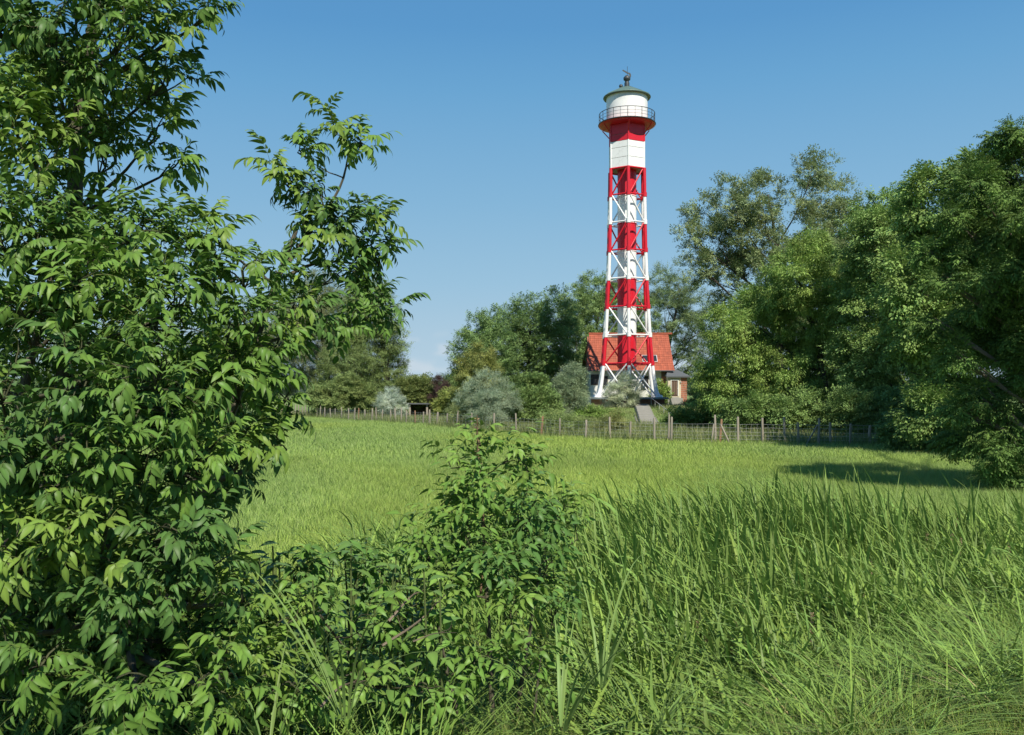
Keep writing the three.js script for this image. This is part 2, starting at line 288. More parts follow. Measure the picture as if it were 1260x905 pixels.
// ---------------------------------------------------------------- lighthouse
{
  const D = 104, base = V((771.5 - 630) / F * D, 0, -D), hY = y => EYE + (HORIZON - y) / F * D, m = px => px / F * D;
  base.y = 1.35;
  const o = thing('lighthouse', 'tall red and white banded six-legged steel lighthouse with round gallery and dark green roof', 'lighthouse', base);
  const P = (k, r, y) => { const a = Math.PI / 2 + k * Math.PI / 3 + .05; return V(Math.cos(a) * r, y - base.y, Math.sin(a) * r); };
  const lv = [[489, 36.5], [448, 29.3], [413.5, 26.6], [379, 24.6], [344.5, 23.0], [310, 21.8], [276, 21.1], [242.5, 20.6], [210, 20.2]].map(([y, w]) => [hY(y), m(w) / Math.cos(Math.PI / 6)]);
  for (let b = 0; b < 8; b++) {
    const mat = b % 2 ? M.red : M.white, [y0, r0] = lv[b], [y1, r1] = lv[b + 1];
    for (let k = 0; k < 6; k++) {
      const A = P(k, r0, y0), B = P(k, r1, y1), A2 = P(k + 1, r0, y0), B2 = P(k + 1, r1, y1);
      const lr = .2;
      if (b) mesh('leg', tube(new GB(), [A, B], [lr, lr], 8).geo(), mat, o);
      else { const mid = [0, .12, .3, .6, 1].map(t => P(k, lerp(r0, r1, Math.pow(t, .55)), lerp(y0, y1, t))); mesh('leg', tube(new GB(), mid, [.32, .25, .22, .2, .2], 8).geo(), mat, o); }
      if (b % 2 === 0) mesh('brace', rod(A.clone().lerp(A2, .06), B2.clone().lerp(B, .06), .09), mat, o);
      if (b % 2 || !b) mesh('brace', rod(A2.clone().lerp(A, .06), B.clone().lerp(B2, .06), .09), mat, o);
      if (b) mesh('ring_beam', rod(A, A2, .09), mat, o);
      if (b) { const g = new THREE.CylinderGeometry(.26, .26, .5, 8); g.translate(A.x, A.y, A.z); mesh('joint_plate', g, mat, o); }
    }
    const g = new THREE.CylinderGeometry(1.1, 1.1, y1 - (b ? y0 : y0 - 1.2), 32, 1, true); g.translate(0, (y1 + (b ? y0 : y0 - 1.2)) / 2 - base.y, 0);
    if (b) mesh('stair_shaft', g, mat, o);
    const f = new THREE.TorusGeometry(1.12, .05, 6, 32); f.rotateX(Math.PI / 2); f.translate(0, y1 - base.y, 0); mesh('flange', f, mat, o);
    if (b > 1) for (let k = 0; k < 6; k += 2) mesh('tie_rod', rod(P(k, 1.0, y0), P(k, r0, y0), .05), mat, o);
  }
  { const pr = [[.25, 448], [.6, 456], [.95, 454], [1.22, 450.5], [1.25, 446]].map(([r, y]) => new THREE.Vector2(r, hY(y) - base.y)); mesh('shaft_bottom', new THREE.LatheGeometry(pr, 32), M.red, o); const g = new THREE.CylinderGeometry(.42, .5, hY(454) - lv[0][0], 20); g.translate(0, (hY(454) + lv[0][0]) / 2 - base.y, 0); mesh('stair_foot', g, M.white, o); }
  { // brick plinth and slab under the legs
    const hex = (r, y0, y1) => { const g = new THREE.CylinderGeometry(r, r, y1 - y0, 6); g.rotateY(-.05); g.translate(0, (y0 + y1) / 2 - base.y, 0); return g; };
    const yT = lv[0][0]; mesh('plinth_slab', hex(5.25, yT - .22, yT), M.slab, o);
    const g = hex(4.75, .9, yT - .22), uv = g.attributes.uv; for (let k = 0; k < uv.count; k++) uv.setXY(k, uv.getX(k) * 15, uv.getY(k) * 1.6); mesh('plinth_wall', g, M.brick, o);
    for (let k = 0; k < 6; k++) { const q = new THREE.CylinderGeometry(.38, .48, .3, 8), p = P(k, lv[0][1], yT + .12); q.translate(p.x, p.y, p.z); mesh('leg_foot', q, M.white, o); }
  }
  // six-sided room of plated panels, white below and red above
  const rowsY = [[210, 198.2, M.white], [197.8, 186.2, M.white], [185.8, 178.4, M.white], [178, 170.2, M.red], [169.8, 153, M.red]];
  { const g = new THREE.CylinderGeometry(lv[8][1] - .05, lv[8][1] - .05, hY(153) - hY(210), 6); g.rotateY(-.05); g.translate(0, (hY(153) + hY(210)) / 2 - base.y, 0); mesh('room_core', g, M.seam, o); }
  for (let k = 0; k < 6; k++) for (const [ya, yb, mat] of rowsY) {
    const r = lv[8][1], A = P(k, r, hY(ya)), B = P(k + 1, r, hY(yb)), w = A.distanceTo(V(B.x, A.y, B.z)), h = B.y - A.y, g = new THREE.BoxGeometry(w - .02, h - .012, .05), cx = (A.x + B.x) / 2, cz = (A.z + B.z) / 2;
    g.rotateY(Math.atan2(cx, cz)); g.translate(cx, (A.y + B.y) / 2, cz); mesh('wall_panel', g, mat, o);
  }
  for (let k = 0; k < 6; k++) { mesh('corner_post', rod(P(k, lv[8][1] + .01, hY(210.5)), P(k, lv[8][1] + .01, hY(178)), .085), M.white, o); mesh('corner_post', rod(P(k, lv[8][1] + .01, hY(178)), P(k, lv[8][1] + .01, hY(153.2)), .085), M.red, o); mesh('gallery_bracket', rod(P(k, lv[8][1], hY(168)), P(k, m(33.5), hY(156.4)), .06), M.red, o); mesh('bottom_beam', rod(P(k, lv[8][1], hY(210.5)), P(k + 1, lv[8][1], hY(210.5)), .12), M.red, o); }
  const R = m(34.6), gy = hY(155) - base.y;
  { const pr = [[.5, gy - .28], [R - 1.1, gy - .26], [R - .25, gy - .12], [R, gy - .02], [R, gy + .16], [R - .12, gy + .17], [1.6, gy + .17]].map(p => new THREE.Vector2(...p)); mesh('gallery_deck', new THREE.LatheGeometry(pr, 56), M.red, o); const f = new THREE.TorusGeometry(R + .01, .07, 6, 64); f.rotateX(Math.PI / 2); f.translate(0, gy + .1, 0); mesh('gallery_edge', f, M.iron, o); }
  for (let k = 0; k < 24; k++) { const a = k / 24 * Math.PI * 2 + .1; mesh('railing_post', rod(V(Math.cos(a) * (R - .06), gy + .1, Math.sin(a) * (R - .06)), V(Math.cos(a) * (R - .06), gy + 1.32, Math.sin(a) * (R - .06)), k % 2 ? .022 : .035), M.iron, o); }
  for (const [h, r] of [[1.32, .04], [.92, .018], [.55, .018]]) { const f = new THREE.TorusGeometry(R - .06, r, 6, 64); f.rotateX(Math.PI / 2); f.translate(0, gy + h, 0); mesh('railing_rail', f, M.iron, o); }
  const lr = m(25.2), ey = hY(120.5) - base.y;
  { const g = new THREE.CylinderGeometry(lr, lr, ey - gy - .16, 48); g.translate(0, (ey + gy + .16) / 2, 0); mesh('lantern_room', g, M.white, o);
    const pr = [[lr - .1, ey - .06], [m(28.6), ey - .1], [m(29.2), ey - .02], [m(28.8), ey + .08], [m(15), ey + .78], [.55, ey + 1.2], [.3, ey + 1.28]].map(p => new THREE.Vector2(...p)); mesh('roof', new THREE.LatheGeometry(pr, 48), M.green, o);
    for (let k = 0; k < 12; k++) { const a = k / 12 * Math.PI * 2; mesh('roof_rib', rod(V(Math.cos(a) * m(28.5), ey + .11, Math.sin(a) * m(28.5)), V(Math.cos(a) * .5, ey + 1.25, Math.sin(a) * .5), .03, 4), M.green, o); }
    const vent = new THREE.LatheGeometry([[.3, 1.2], [.3, 1.75], [.24, 1.8], [.24, 2.0], [.4, 2.1], [.42, 2.35], [.2, 2.6], [.02, 2.68]].map(([r, y]) => new THREE.Vector2(r, ey + y)), 20); mesh('roof_vent', vent, M.iron, o);
    const fin = new THREE.SphereGeometry(.24, 12, 10); fin.scale(1, 1, .8); fin.translate(-.72, ey + 1.3, .2); mesh('horn', fin, M.iron, o);
    mesh('vane_mast', rod(V(.05, ey + 2.5, 0), V(.05, ey + 3.7, 0), .025), M.iron, o);
    const s = new THREE.Shape(); s.moveTo(-.62, .36); s.lineTo(-.5, .46); s.lineTo(.1, .12); s.quadraticCurveTo(.5, .12, .42, -.4); s.lineTo(.2, -.5); s.quadraticCurveTo(.32, -.05, .02, -.04); s.closePath();
    const v = new THREE.ExtrudeGeometry(s, { depth: .04, bevelEnabled: false }); v.translate(.05, ey + 2.85, -.02); mesh('wind_vane', v, M.iron, o);
  }
}

// ---------------------------------------------------------------- house behind the lighthouse
{
  const d0 = 116.5, X = (px, d = d0) => (px - 630) / F * d, Y = (py, d = d0) => EYE + (HORIZON - py) / F * d, base = V(X(774), 1.45, -d0);
  const o = thing('house', 'house with steep red tiled roof, cream walls and brick porch standing behind the lighthouse', 'house', base);
  const B = (name, mat, x0, x1, y0, y1, z0, z1, parent = o) => mesh(name, box(x1 - x0, y1 - y0, z1 - z0, (x0 + x1) / 2 - base.x, (y0 + y1) / 2 - base.y, (z0 + z1) / 2 - base.z), mat, parent);
  const xl = X(724), xr = X(825), yE = Y(455, 116), yR = Y(411.5, 120.6);
  B('wall', M.plaster, xl + .3, xr - 1.2, 1.0, yE + .1, -d0 - 8, -d0);
  B('brick_pier', M.brick, xr - 1.2, xr - .3, 1.0, yE - .9, -d0 - 8, -d0 + .05);
  B('timber_panel', M.timber, xr - 1.2, xr - .3, yE - .9, yE + .1, -d0 - 8, -d0 + .03);
  for (const [a, b, y0, y1] of [[727, 737, 461, 474], [741, 748, 463, 478], [757, 767, 463, 477], [789, 798, 463, 480]]) { const f = B('window', M.wood, X(a), X(b), Y(y1), Y(y0), -d0 - .05, -d0 + .06); B('pane', M.dark, X(a) + .1, X(b) - .1, Y(y1) + .1, Y(y0) - .1, -d0 + .06, -d0 + .07, f); }
  { // two roof slopes, tile courses one over another
    const n = 16, s0 = V(0, yE - .15, -d0 + .75), s1 = V(0, yR, -d0 - 4.1), len = s0.distanceTo(s1), ang = Math.atan2(s1.y - s0.y, s0.z - s1.z);
    const roof = new THREE.Group(); roof.name = 'roof'; o.add(roof);
    for (const side of [1, -1]) for (let k = 0; k < n; k++) {
      const t = (k + .5) / n, x0 = lerp(X(721, 116), X(725.5, 120), t), x1 = X(828, 117), g = new THREE.BoxGeometry(x1 - x0, .055, len / n * 1.22), uv = g.attributes.uv; for (let q = 0; q < uv.count; q++) uv.setXY(q, uv.getX(q) * 2.4, k * .125 + uv.getY(q) * .125);
      g.rotateX(side * (ang - .06)); const p = s0.clone().lerp(s1, t); g.translate((x0 + x1) / 2 - base.x, p.y + .03 - base.y, side > 0 ? p.z - base.z : (-2 * (d0 + 4.1) - p.z) - base.z); mesh('tile_course', g, M.tile, roof);
    }
    const rg = new THREE.CylinderGeometry(.16, .16, X(828, 120) - X(725, 120), 10); rg.rotateZ(Math.PI / 2); rg.translate((X(828, 120) + X(725, 120)) / 2 - base.x, yR + .06 - base.y, -d0 - 4.1 - base.z); mesh('ridge_tiles', rg, M.tile, roof);
    for (const xg of [xl + .3, xr - .3]) { const sh = new THREE.Shape(); sh.moveTo(4.0, 0); sh.lineTo(-4.0, 0); sh.lineTo(0, yR - yE - .35); sh.closePath(); const g = new THREE.ExtrudeGeometry(sh, { depth: .2, bevelEnabled: false }); g.rotateY(Math.PI / 2); g.translate(xg - .1 - base.x, yE - base.y, -d0 - 4.05 - base.z); mesh('gable', g, M.brick, o); }
    for (const [a, b] of [[790, 797.5], [801.5, 808.5]]) { // roof windows lying in the slope
      const t = .30, p = s0.clone().lerp(s1, t), gr = new THREE.Group(); gr.name = 'roof_window'; gr.position.set(X((a + b) / 2, 117.3) - base.x, p.y + .06 - base.y, p.z + .07 - base.z); gr.rotation.x = ang; o.add(gr);
      const w = X(b) - X(a); mesh('frame', box(w, .14, 1.25, 0, .04, 0), M.steel, gr); mesh('pane', box(w - .16, .02, 1.08, 0, .125, 0), M.dark, gr);
    }
    B('gutter', M.slate, X(721), X(828), yE - .22, yE - .1, -d0 + .74, -d0 + .88);
  }
  { // porch with hipped slate roof, door and steps
    const x0 = X(821.5), x1 = X(843), z1 = -d0 + 1.4, yT = Y(463.5);
    B('porch_wall', M.cream, x0 - .2, X(835.5), Y(490), yT, -d0 - 3, z1); B('porch_brick', M.brick, X(835.5), x1, 1, yT, -d0 - 3, z1 - .05); B('porch_base', M.concrete, x0 - .2, X(838), .9, Y(490), -d0 - 3, z1 + .02);
    const sh = [V(x0 - .45, yT, z1 + .35), V(x1 + .4, yT, z1 + .35), V(x1 + .4, yT, -d0 - 3), V(x0 - .45, yT, -d0 - 3), V(x0 + .1, Y(453.5), -d0 - .4), V(X(834), Y(455), -d0 - .4)], gb = new GB(); sh.forEach(p => gb.v(p.x - base.x, p.y - base.y, p.z - base.z, [1, 1, 1], p.x, p.z)); for (const f of [[0, 1, 5], [0, 5, 4], [1, 2, 5], [2, 3, 4], [2, 4, 5], [3, 0, 4], [0, 2, 1], [0, 3, 2]]) gb.t(...f); mesh('porch_roof', gb.geo().toNonIndexed(), M.slate, o).geometry.computeVertexNormals();
    B('porch_fascia', M.slate, x0 - .45, x1 + .4, yT - .16, yT - .003, z1 + .2, z1 + .34);
    const dr = B('door', M.wood, X(824), X(831.6), Y(487.5), Y(468.6), z1 - .02, z1 + .05); for (let k = 0; k < 3; k++) B('door_slat', M.timber, X(824.7 + k * 2.3), X(826.2 + k * 2.3), Y(486), Y(470), z1 + .05, z1 + .075, dr); B('handle', M.steel, X(831), X(831.35), Y(478.6), Y(477.8), z1 + .05, z1 + .12, dr);
    B('door_frame', M.plaster, X(822.9), X(824), Y(487.5), Y(467.3), z1, z1 + .06); B('door_frame', M.plaster, X(831.6), X(832.7), Y(487.5), Y(467.3), z1, z1 + .06); B('door_frame', M.plaster, X(824), X(831.6), Y(468.6), Y(467.3), z1, z1 + .06);
    for (let k = 0; k < 6; k++) B('step', M.concrete, X(822.5), X(833), .8, Y(489) - k * .19, z1 + .02 + (k ? k * .3 : 0), z1 + .02 + (k + 1) * .3);
    B('porch_lamp', M.steel, X(834.6), X(835.6), Y(471.5), Y(469.5), z1, z1 + .18);
  }
}
// concrete stairway up the bank in front of the lighthouse, with a handrail
{
  const base = V((793 - 630) / F * 82, 0, -80), o = thing('bank_stairway', 'pale concrete stairway with thin handrail climbing the bank below the lighthouse', 'stairs', base), top = at(788, 500, 98).sub(base), low = at(797, 521, 80).sub(base);
  for (let k = 0; k < 14; k++) { const p = low.clone().lerp(top, k / 13); p.y = G(p.x + base.x, p.z + base.z) + .22; mesh('step', box(1.45, .5, 1.5, p.x, p.y - .22, p.z), M.concrete, o); }
  for (const s of [-1, 1]) { const a = low.clone().add(V(s * .95, -.35, 0)), b = top.clone().add(V(s * .95, -.35, 0)); mesh('side_wall', tube(new GB(), [a.clone().add(V(0, .3, 0)), b.clone().add(V(0, .3, 0))], [.16, .16], 4).geo(), M.concrete, o); }
  const a = low.clone().add(V(2.4, .7, 0)), b = top.clone().add(V(1.2, .9, 0)); mesh('handrail', rod(a, b, .035), M.steel, o); for (let k = 0; k < 6; k++) { const p = a.clone().lerp(b, k / 5); mesh('rail_post', rod(p, p.clone().add(V(0, -1.3, 0)), .03), M.steel, o); }
}
// small garden shed with a dark open front
{
  const d = 108, c = at(515, 510, d), base = V(c.x, G(c.x, -d), -d), o = thing('garden_shed', 'small brown garden shed with dark open front behind the far fence', 'shed', base), w = 2.3, h = 1.75;
  mesh('back_wall', box(w, h, .1, 0, h / 2, -2.4), M.timber, o); for (const s of [-1, 1]) mesh('side_wall', box(.1, h, 2.3, s * (w / 2 - .05), h / 2, -1.2), M.timber, o);
  mesh('corner_post', box(.22, h, .22, w / 2 - .1, h / 2, .12), M.post, o); mesh('corner_post', box(.22, h, .22, -w / 2 + .1, h / 2, .12), M.post, o); const r = box(w + .5, .1, 3.1, 0, h + .08, -1.1); r.rotateX(.04); mesh('roof', r, M.slate, o);
}
// ---------------------------------------------------------------- wire fence along the field
{
  const pt = x => V(x, G(x, -fenceD(x)), -fenceD(x)), rnd = mulberry(5), base = pt(0), o = thing('wire_fence', 'long wire mesh fence on weathered wooden posts along the far field edge', 'fence', base);
  const byPx = px => { let a = -40, b = 40; for (let k = 0; k < 50; k++) { const q = (a + b) / 2; if (630 + q / fenceD(q) * F < px) a = q; else b = q; } return a; };
  const posts = []; for (let x = -36; x < byPx(810);) { posts.push([x, 1.25 + .35 * rnd()]); x += (1.1 + 1.0 * rnd()) * (x < -5 ? .55 : 1); }
  for (const [px, h] of [[822, 1.75], [826.5, 1.6], [880, 1.75], [886, 1.5], [908, 1.65], [938, 1.6], [966, 1.65], [982, 1.35], [1008, 1.6], [1022, 1.35], [1046, 1.3], [1070, 1.2], [1096, 1.3], [1125, 1.3], [1150, 1.3]]) posts.push([byPx(px), h]);
  const vars = [0, 1, 2].map(k => { const p = [0, .35, .7, 1].map(t => V(.02 * Math.sin(t * 4 + k), t, .02 * Math.cos(t * 3 + k))), g = tube(new GB(), p, [.075, .07, .066, .062], 7, [1, 1, 1], rnd); const c = g.v(p[3].x, 1.012, p[3].z, [1, 1, 1]); for (let s = 0; s < 7; s++) g.t(24 + s, c, 25 + s); return g.geo(); });
  posts.forEach(([x, h], k) => { const p = mesh('post', vars[k % 3], k % 9 === 4 ? M.redpost : M.post, o), q = pt(x).sub(base); p.position.set(q.x, q.y - .25, q.z); p.scale.set(.9 + .4 * rnd(), h + .25, .9 + .4 * rnd()); p.rotation.set((rnd() - .5) * .1, rnd() * 6, (rnd() - .5) * .1); });
  for (const [a, b] of [[887, 898], [1006, 989], [878.5, 874]]) { const p = pt(byPx(a)).sub(base), q = pt(byPx(b)).sub(base); mesh('strut', rod(p.clone().add(V(0, 1.2, 0)), q.clone().add(V(0, -.1, .25)), .05), M.post, o); }
  for (const h of [.12, .32, .52, .74, .98, 1.2]) { const ps = []; for (let k = 0; k <= 90; k++) { const x = lerp(-36, byPx(1150), k / 90), q = pt(x).sub(base); ps.push(q.add(V(0, h + .02 * Math.sin(k * 1.7 + h * 9), .06))); } mesh('wire', tube(new GB(), ps, ps.map(() => .0055), 4).geo(), M.steel, o); }
  const up = []; for (let x = -36; x < byPx(1150); x += .3) { const q = pt(x).sub(base); up.push(box(.007, 1.1, .007, q.x, q.y + .66, q.z + .065)); } const w = mesh('wire_mesh', mergeGeometries(up), M.steel, o); w.userData.kind = 'stuff';
}

// ---------------------------------------------------------------- trees
const BEHIND = 'trees around the lighthouse and house';
const T = [
  // right of the lighthouse
  { name: 'poplar_tree', label: 'tall airy grey-green poplar towering highest between lighthouse and dark wood', x: 26, d: 86, kind: 'poplar', color: [.15, .19, .085], seed: 11, trunk: .45, clump: 1.0, density: .62, lobes: [[868, 262, 26], [898, 250, 30], [935, 248, 34], [1004, 212, 24], [1012, 245, 34], [962, 290, 50], [885, 305, 36], [1050, 268, 32], [1035, 310, 45], [850, 292, 16], [905, 350, 40], [990, 350, 60], [925, 300, 40], [860, 330, 18], [950, 400, 50]] },
  { name: 'willow_tree', label: 'bright yellow-green willow with sunlit wind-tossed foliage behind the right part of the fence', x: 24, d: 68, kind: 'willow', color: [.17, .245, .060], seed: 12, trunk: .4, clump: .68, density: .75, lobes: [[905, 445, 36], [880, 470, 28], [930, 400, 42], [980, 345, 38], [1008, 392, 48], [960, 455, 46], [1015, 455, 44], [895, 405, 26], [1040, 335, 30], [1000, 310, 26], [955, 365, 34], [1040, 400, 36], [940, 480, 28], [1000, 500, 30]] },
  { name: 'willow_tree', label: 'full green willow between the bright willow and the tree at the right edge', x: 29, d: 62, kind: 'broad', color: [.13, .195, .055], seed: 13, trunk: .42, clump: .9, density: 1.05, lobes: [[1088, 268, 34], [1075, 300, 38], [1110, 330, 45], [1075, 370, 46], [1120, 400, 50], [1065, 440, 42], [1110, 470, 45], [1075, 500, 32], [1130, 500, 30], [1095, 290, 40], [1150, 330, 40]] },
  { name: 'ash_tree', label: 'near ash tree with pale bare twigs and dense leaves at the right edge', x: 17.7, d: 27, kind: 'near', color: [.068, .12, .027], seed: 14, trunk: .22, clump: .42, density: .29, depth: .9, bark: [.24, .20, .15], lobes: [[1250, 205, 30], [1197, 232, 19], [1213, 262, 40], [1256, 290, 44], [1182, 300, 24], [1223, 345, 44], [1197, 385, 28], [1258, 400, 46], [1223, 440, 26], [1275, 250, 50], [1280, 340, 70], [1285, 450, 60], [1198, 528, 34], [1240, 556, 36], [1255, 520, 50], [1208, 490, 20], [1315, 215, 70], [1340, 290, 90], [1360, 400, 90], [1160, 345, 12], [1233, 225, 30], [1177, 440, 16], [1234, 172, 10], [1256, 158, 13], [1200, 206, 11], [1168, 268, 8], [1144, 310, 8], [1152, 400, 11], [1182, 505, 12]] },  // leaf colour darkened to stand in for shade on this crown
  { name: 'ash_tree', label: 'tall green tree filling the gap behind the near right-edge ash', x: 28, d: 44, kind: 'broad', color: [.125, .19, .05], seed: 15, trunk: .35, clump: .8, density: 1.05, lobes: [[1140, 250, 40], [1195, 240, 44], [1170, 320, 55], [1230, 330, 55], [1140, 400, 50], [1200, 410, 45], [1150, 460, 40], [1140, 510, 30], [1260, 280, 60], [1280, 400, 60], [1215, 500, 30], [1120, 350, 40]] },
  { name: 'poplar_tree', label: 'grey-green tree rising behind the house roof to the right of the lighthouse', x: 24, d: 138, kind: 'poplar', color: [.125, .17, .075], seed: 16, trunk: .4, clump: 1.2, density: .9, lobes: [[812, 352, 24], [835, 350, 26], [850, 375, 26], [820, 385, 30], [845, 410, 30], [860, 440, 30], [835, 440, 30], [870, 400, 24]] },
  { name: 'oak_tree', label: 'broad green tree directly behind the lighthouse shaft and left half of the roof', x: 12, d: 136, kind: 'broad', color: [.125, .18, .06], seed: 17, trunk: .45, clump: 1.2, density: 1, lobes: [[735, 362, 26], [712, 376, 28], [760, 380, 30], [730, 400, 36], [770, 410, 30], [705, 420, 36], [740, 440, 34], [790, 390, 24]] },
  { name: 'oak_tree', label: 'dark rounded tree between the lighthouse and the gap with the distant wood', x: 2, d: 126, kind: 'broad', color: [.115, .175, .055], seed: 18, trunk: .45, clump: 1.2, density: 1, lobes: [[650, 392, 30], [680, 385, 30], [625, 405, 28], [660, 425, 40], [625, 440, 36], [690, 430, 36], [650, 460, 36], [690, 465, 30]] },
  { name: 'oak_tree', label: 'deep green tree forming the left end of the wood beside the sky gap', x: -5, d: 118, kind: 'broad', color: [.11, .17, .055], seed: 19, trunk: .35, clump: 1.1, density: 1, lobes: [[588, 405, 18], [605, 398, 18], [578, 430, 24], [605, 430, 30], [580, 458, 26], [610, 468, 30], [565, 470, 18]] },
  { name: 'birch_tree', label: 'loose olive tree with yellowish leaves in front of the deep green tree', x: -4, d: 100, kind: 'poplar', color: [.17, .19, .055], seed: 20, trunk: .2, clump: .8, density: .9, lobes: [[592, 438, 16], [580, 455, 20], [600, 460, 22], [572, 475, 16]] },
  { name: 'willow_tree', label: 'grey-brown willow crown seen past the near ash branch on the left', x: -26, d: 126, kind: 'willow', color: [.15, .17, .08], seed: 21, trunk: .5, clump: 1.2, density: 1.5, lobes: [[395, 360, 24], [375, 380, 30], [410, 390, 34], [380, 420, 36], [420, 430, 34], [350, 410, 34], [360, 450, 34]] },
  { name: 'willow_tree', label: 'dense olive willow forming the right end of the left-hand wood', x: -17, d: 122, kind: 'willow', color: [.13, .175, .058], seed: 22, trunk: .5, clump: 1.2, density: 1.6, lobes: [[455, 362, 24], [470, 385, 26], [440, 390, 30], [480, 420, 20], [455, 430, 34], [430, 450, 34], [478, 455, 22], [450, 475, 26], [410, 470, 26]] },
  { name: 'oak_tree', label: 'tree of the left wood hidden mostly behind the near ash', x: -36, d: 128, kind: 'broad', color: [.10, .15, .055], seed: 23, trunk: .4, clump: 1.3, density: .8, lobes: [[320, 400, 36], [290, 430, 40], [330, 440, 36], [270, 400, 34], [250, 450, 40], [310, 475, 34]] },
  { name: 'oak_tree', label: 'tree of the left wood farthest left behind the near ash', x: -62, d: 140, kind: 'broad', color: [.10, .15, .055], seed: 24, trunk: .4, clump: 1.4, density: .7, lobes: [[190, 430, 40], [140, 440, 40], [90, 450, 40], [40, 460, 40], [170, 470, 40], [60, 480, 30]] },
  { name: 'alder_tree', label: 'tall tree deep in the wood behind the bright willow', x: 40, d: 92, kind: 'broad', color: [.12, .18, .05], seed: 25, trunk: .4, clump: 1.2, density: .8, lobes: [[1060, 330, 50], [1110, 350, 50], [1040, 420, 60], [1100, 450, 50], [970, 430, 50], [900, 470, 40], [1140, 430, 50]] },
];
T.push({ name: 'poplar_tree', label: 'tall poplar beyond the right edge whose crown throws its shadow onto the field', x: 18.6, d: 14, kind: 'broad', color: [.12, .18, .05], seed: 26, trunk: .32, clump: .8, density: .8, depth: 1, lobes: [[2080, -250, 200, 14], [2200, -500, 200, 15], [1960, -480, 170, 13], [2080, -720, 200, 14], [2080, -950, 150, 14], [2250, -150, 170, 16], [1930, -200, 170, 12], [2080, -50, 150, 12]] });
T.push({ name: 'poplar_tree', label: 'unseen tall poplar added beyond the right edge to shade the near ash', x: 21.5, d: 20.5, kind: 'broad', color: [.12, .18, .05], seed: 27, trunk: .3, clump: .8, density: .8, depth: 1, lobes: [[1770, 180, 190, 20.5], [1700, 0, 170, 20], [1880, -20, 190, 21], [1780, -180, 190, 20.5], [1780, -340, 140, 20.5], [1900, 230, 150, 22], [1720, 330, 120, 21]] });  // unseen tree, added to throw shade over the right-edge ash
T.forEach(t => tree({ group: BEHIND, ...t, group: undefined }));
// shrubs round the field edge
const SH = [
  ['silvery round willow shrub behind the fence left of the lighthouse', 600, 76, 'fine', [.20, .245, .16], [[600, 478, 24], [582, 490, 18], [620, 490, 20], [600, 505, 24]]],
  ['grey-green willow shrub next to the left corner of the house', 705, 88, 'willow', [.16, .20, .11], [[703, 462, 14], [695, 480, 16], [709, 480, 13], [700, 500, 18]]],
  ['pale flowering shrub growing right in front of the lighthouse legs', 770, 95, 'fine', [.27, .30, .20], [[768, 471, 11], [758, 482, 12], [780, 480, 11], [768, 493, 14], [752, 494, 8], [783, 491, 6]]],
  ['small silvery shrub behind the far left fence', 480, 106, 'fine', [.30, .34, .27], [[480, 490, 12], [472, 498, 10], [488, 500, 12]]],
  ['dark red-leaved plum shrub by the sky gap', 543, 108, 'fine', [.06, .034, .032], [[543, 472, 9], [545, 484, 9], [538, 492, 10]]],
  ['low yellow-green shrub beside the shed', 556, 104, 'broad', [.17, .20, .05], [[556, 492, 14], [570, 498, 14], [545, 502, 10]]],
  ['olive hedge shrub left of the shed', 500, 110, 'broad', [.14, .17, .05], [[500, 480, 14], [512, 486, 14], [520, 480, 16], [530, 492, 12]]],
  ['green shrub at the foot of the left wood', 430, 112, 'broad', [.13, .17, .055], [[430, 480, 20], [410, 490, 18], [450, 490, 18], [395, 492, 16]]],
  ['dense green shrub behind the fence between the two grey willow shrubs', 655, 80, 'broad', [.115, .17, .05], [[655, 482, 20], [645, 500, 20], [670, 500, 20], [660, 512, 18]]],
  ['bright green bush just left of the plinth', 730, 86, 'broad', [.13, .20, .045], [[726, 512, 9], [742, 514, 10], [712, 513, 11], [755, 516, 9]]],
  ['round light green bush beside the house steps', 808, 108, 'broad', [.15, .21, .045], [[811, 478, 8], [809, 490, 10], [817, 486, 7]]],
  ['rounded hedge right of the house steps', 864, 100, 'broad', [.115, .175, .045], [[860, 488, 11], [874, 484, 15], [866, 500, 15], [888, 496, 16], [850, 503, 9]]],
  ['low leafy bank shrub behind the fence right of the stairway', 840, 72, 'broad', [.12, .19, .045], [[830, 517, 9], [848, 514, 11], [868, 512, 13], [890, 514, 14]]],
  ['undergrowth bush below the bright willow', 950, 62, 'broad', [.115, .175, .05], [[930, 508, 18], [960, 510, 18], [990, 505, 22], [905, 510, 16]]],
  ['undergrowth bush at the foot of the full green willow', 1060, 58, 'broad', [.115, .175, .05], [[1040, 505, 24], [1075, 512, 24], [1105, 505, 26], [1060, 525, 16], [1095, 530, 18]]],
  ['leafy thicket where the fence ends at the right', 1120, 46, 'broad', [.085, .145, .04], [[1120, 520, 24], [1145, 530, 24], [1105, 540, 16], [1135, 545, 18], [1165, 520, 26]]],
  ['weedy green bush right behind the middle of the fence', 690, 66, 'fine', [.14, .18, .06], [[690, 520, 13], [705, 524, 12], [672, 522, 12], [720, 528, 10]]],
  ['straw-green weedy bush below the flowering shrub', 760, 66, 'fine', [.17, .185, .065], [[752, 524, 11], [738, 528, 10], [766, 530, 8], [755, 515, 8]]],
  ['sprawling bush at the lower edge of the silvery shrub', 580, 80, 'fine', [.15, .18, .07], [[575, 508, 12], [600, 515, 12], [625, 515, 12], [560, 510, 10]]],
];
SH.forEach(([label, px, d, kind, color, lobes], k) => tree({ name: 'shrub', label, category: 'shrub', group: 'shrubs along the field edge', x: (px - 630) / F * d, d, kind, color, seed: 300 + k, lobes: lobes, trunk: .09, clump: .5, density: .9, size: .8, depth: .6, tall: 1 }));
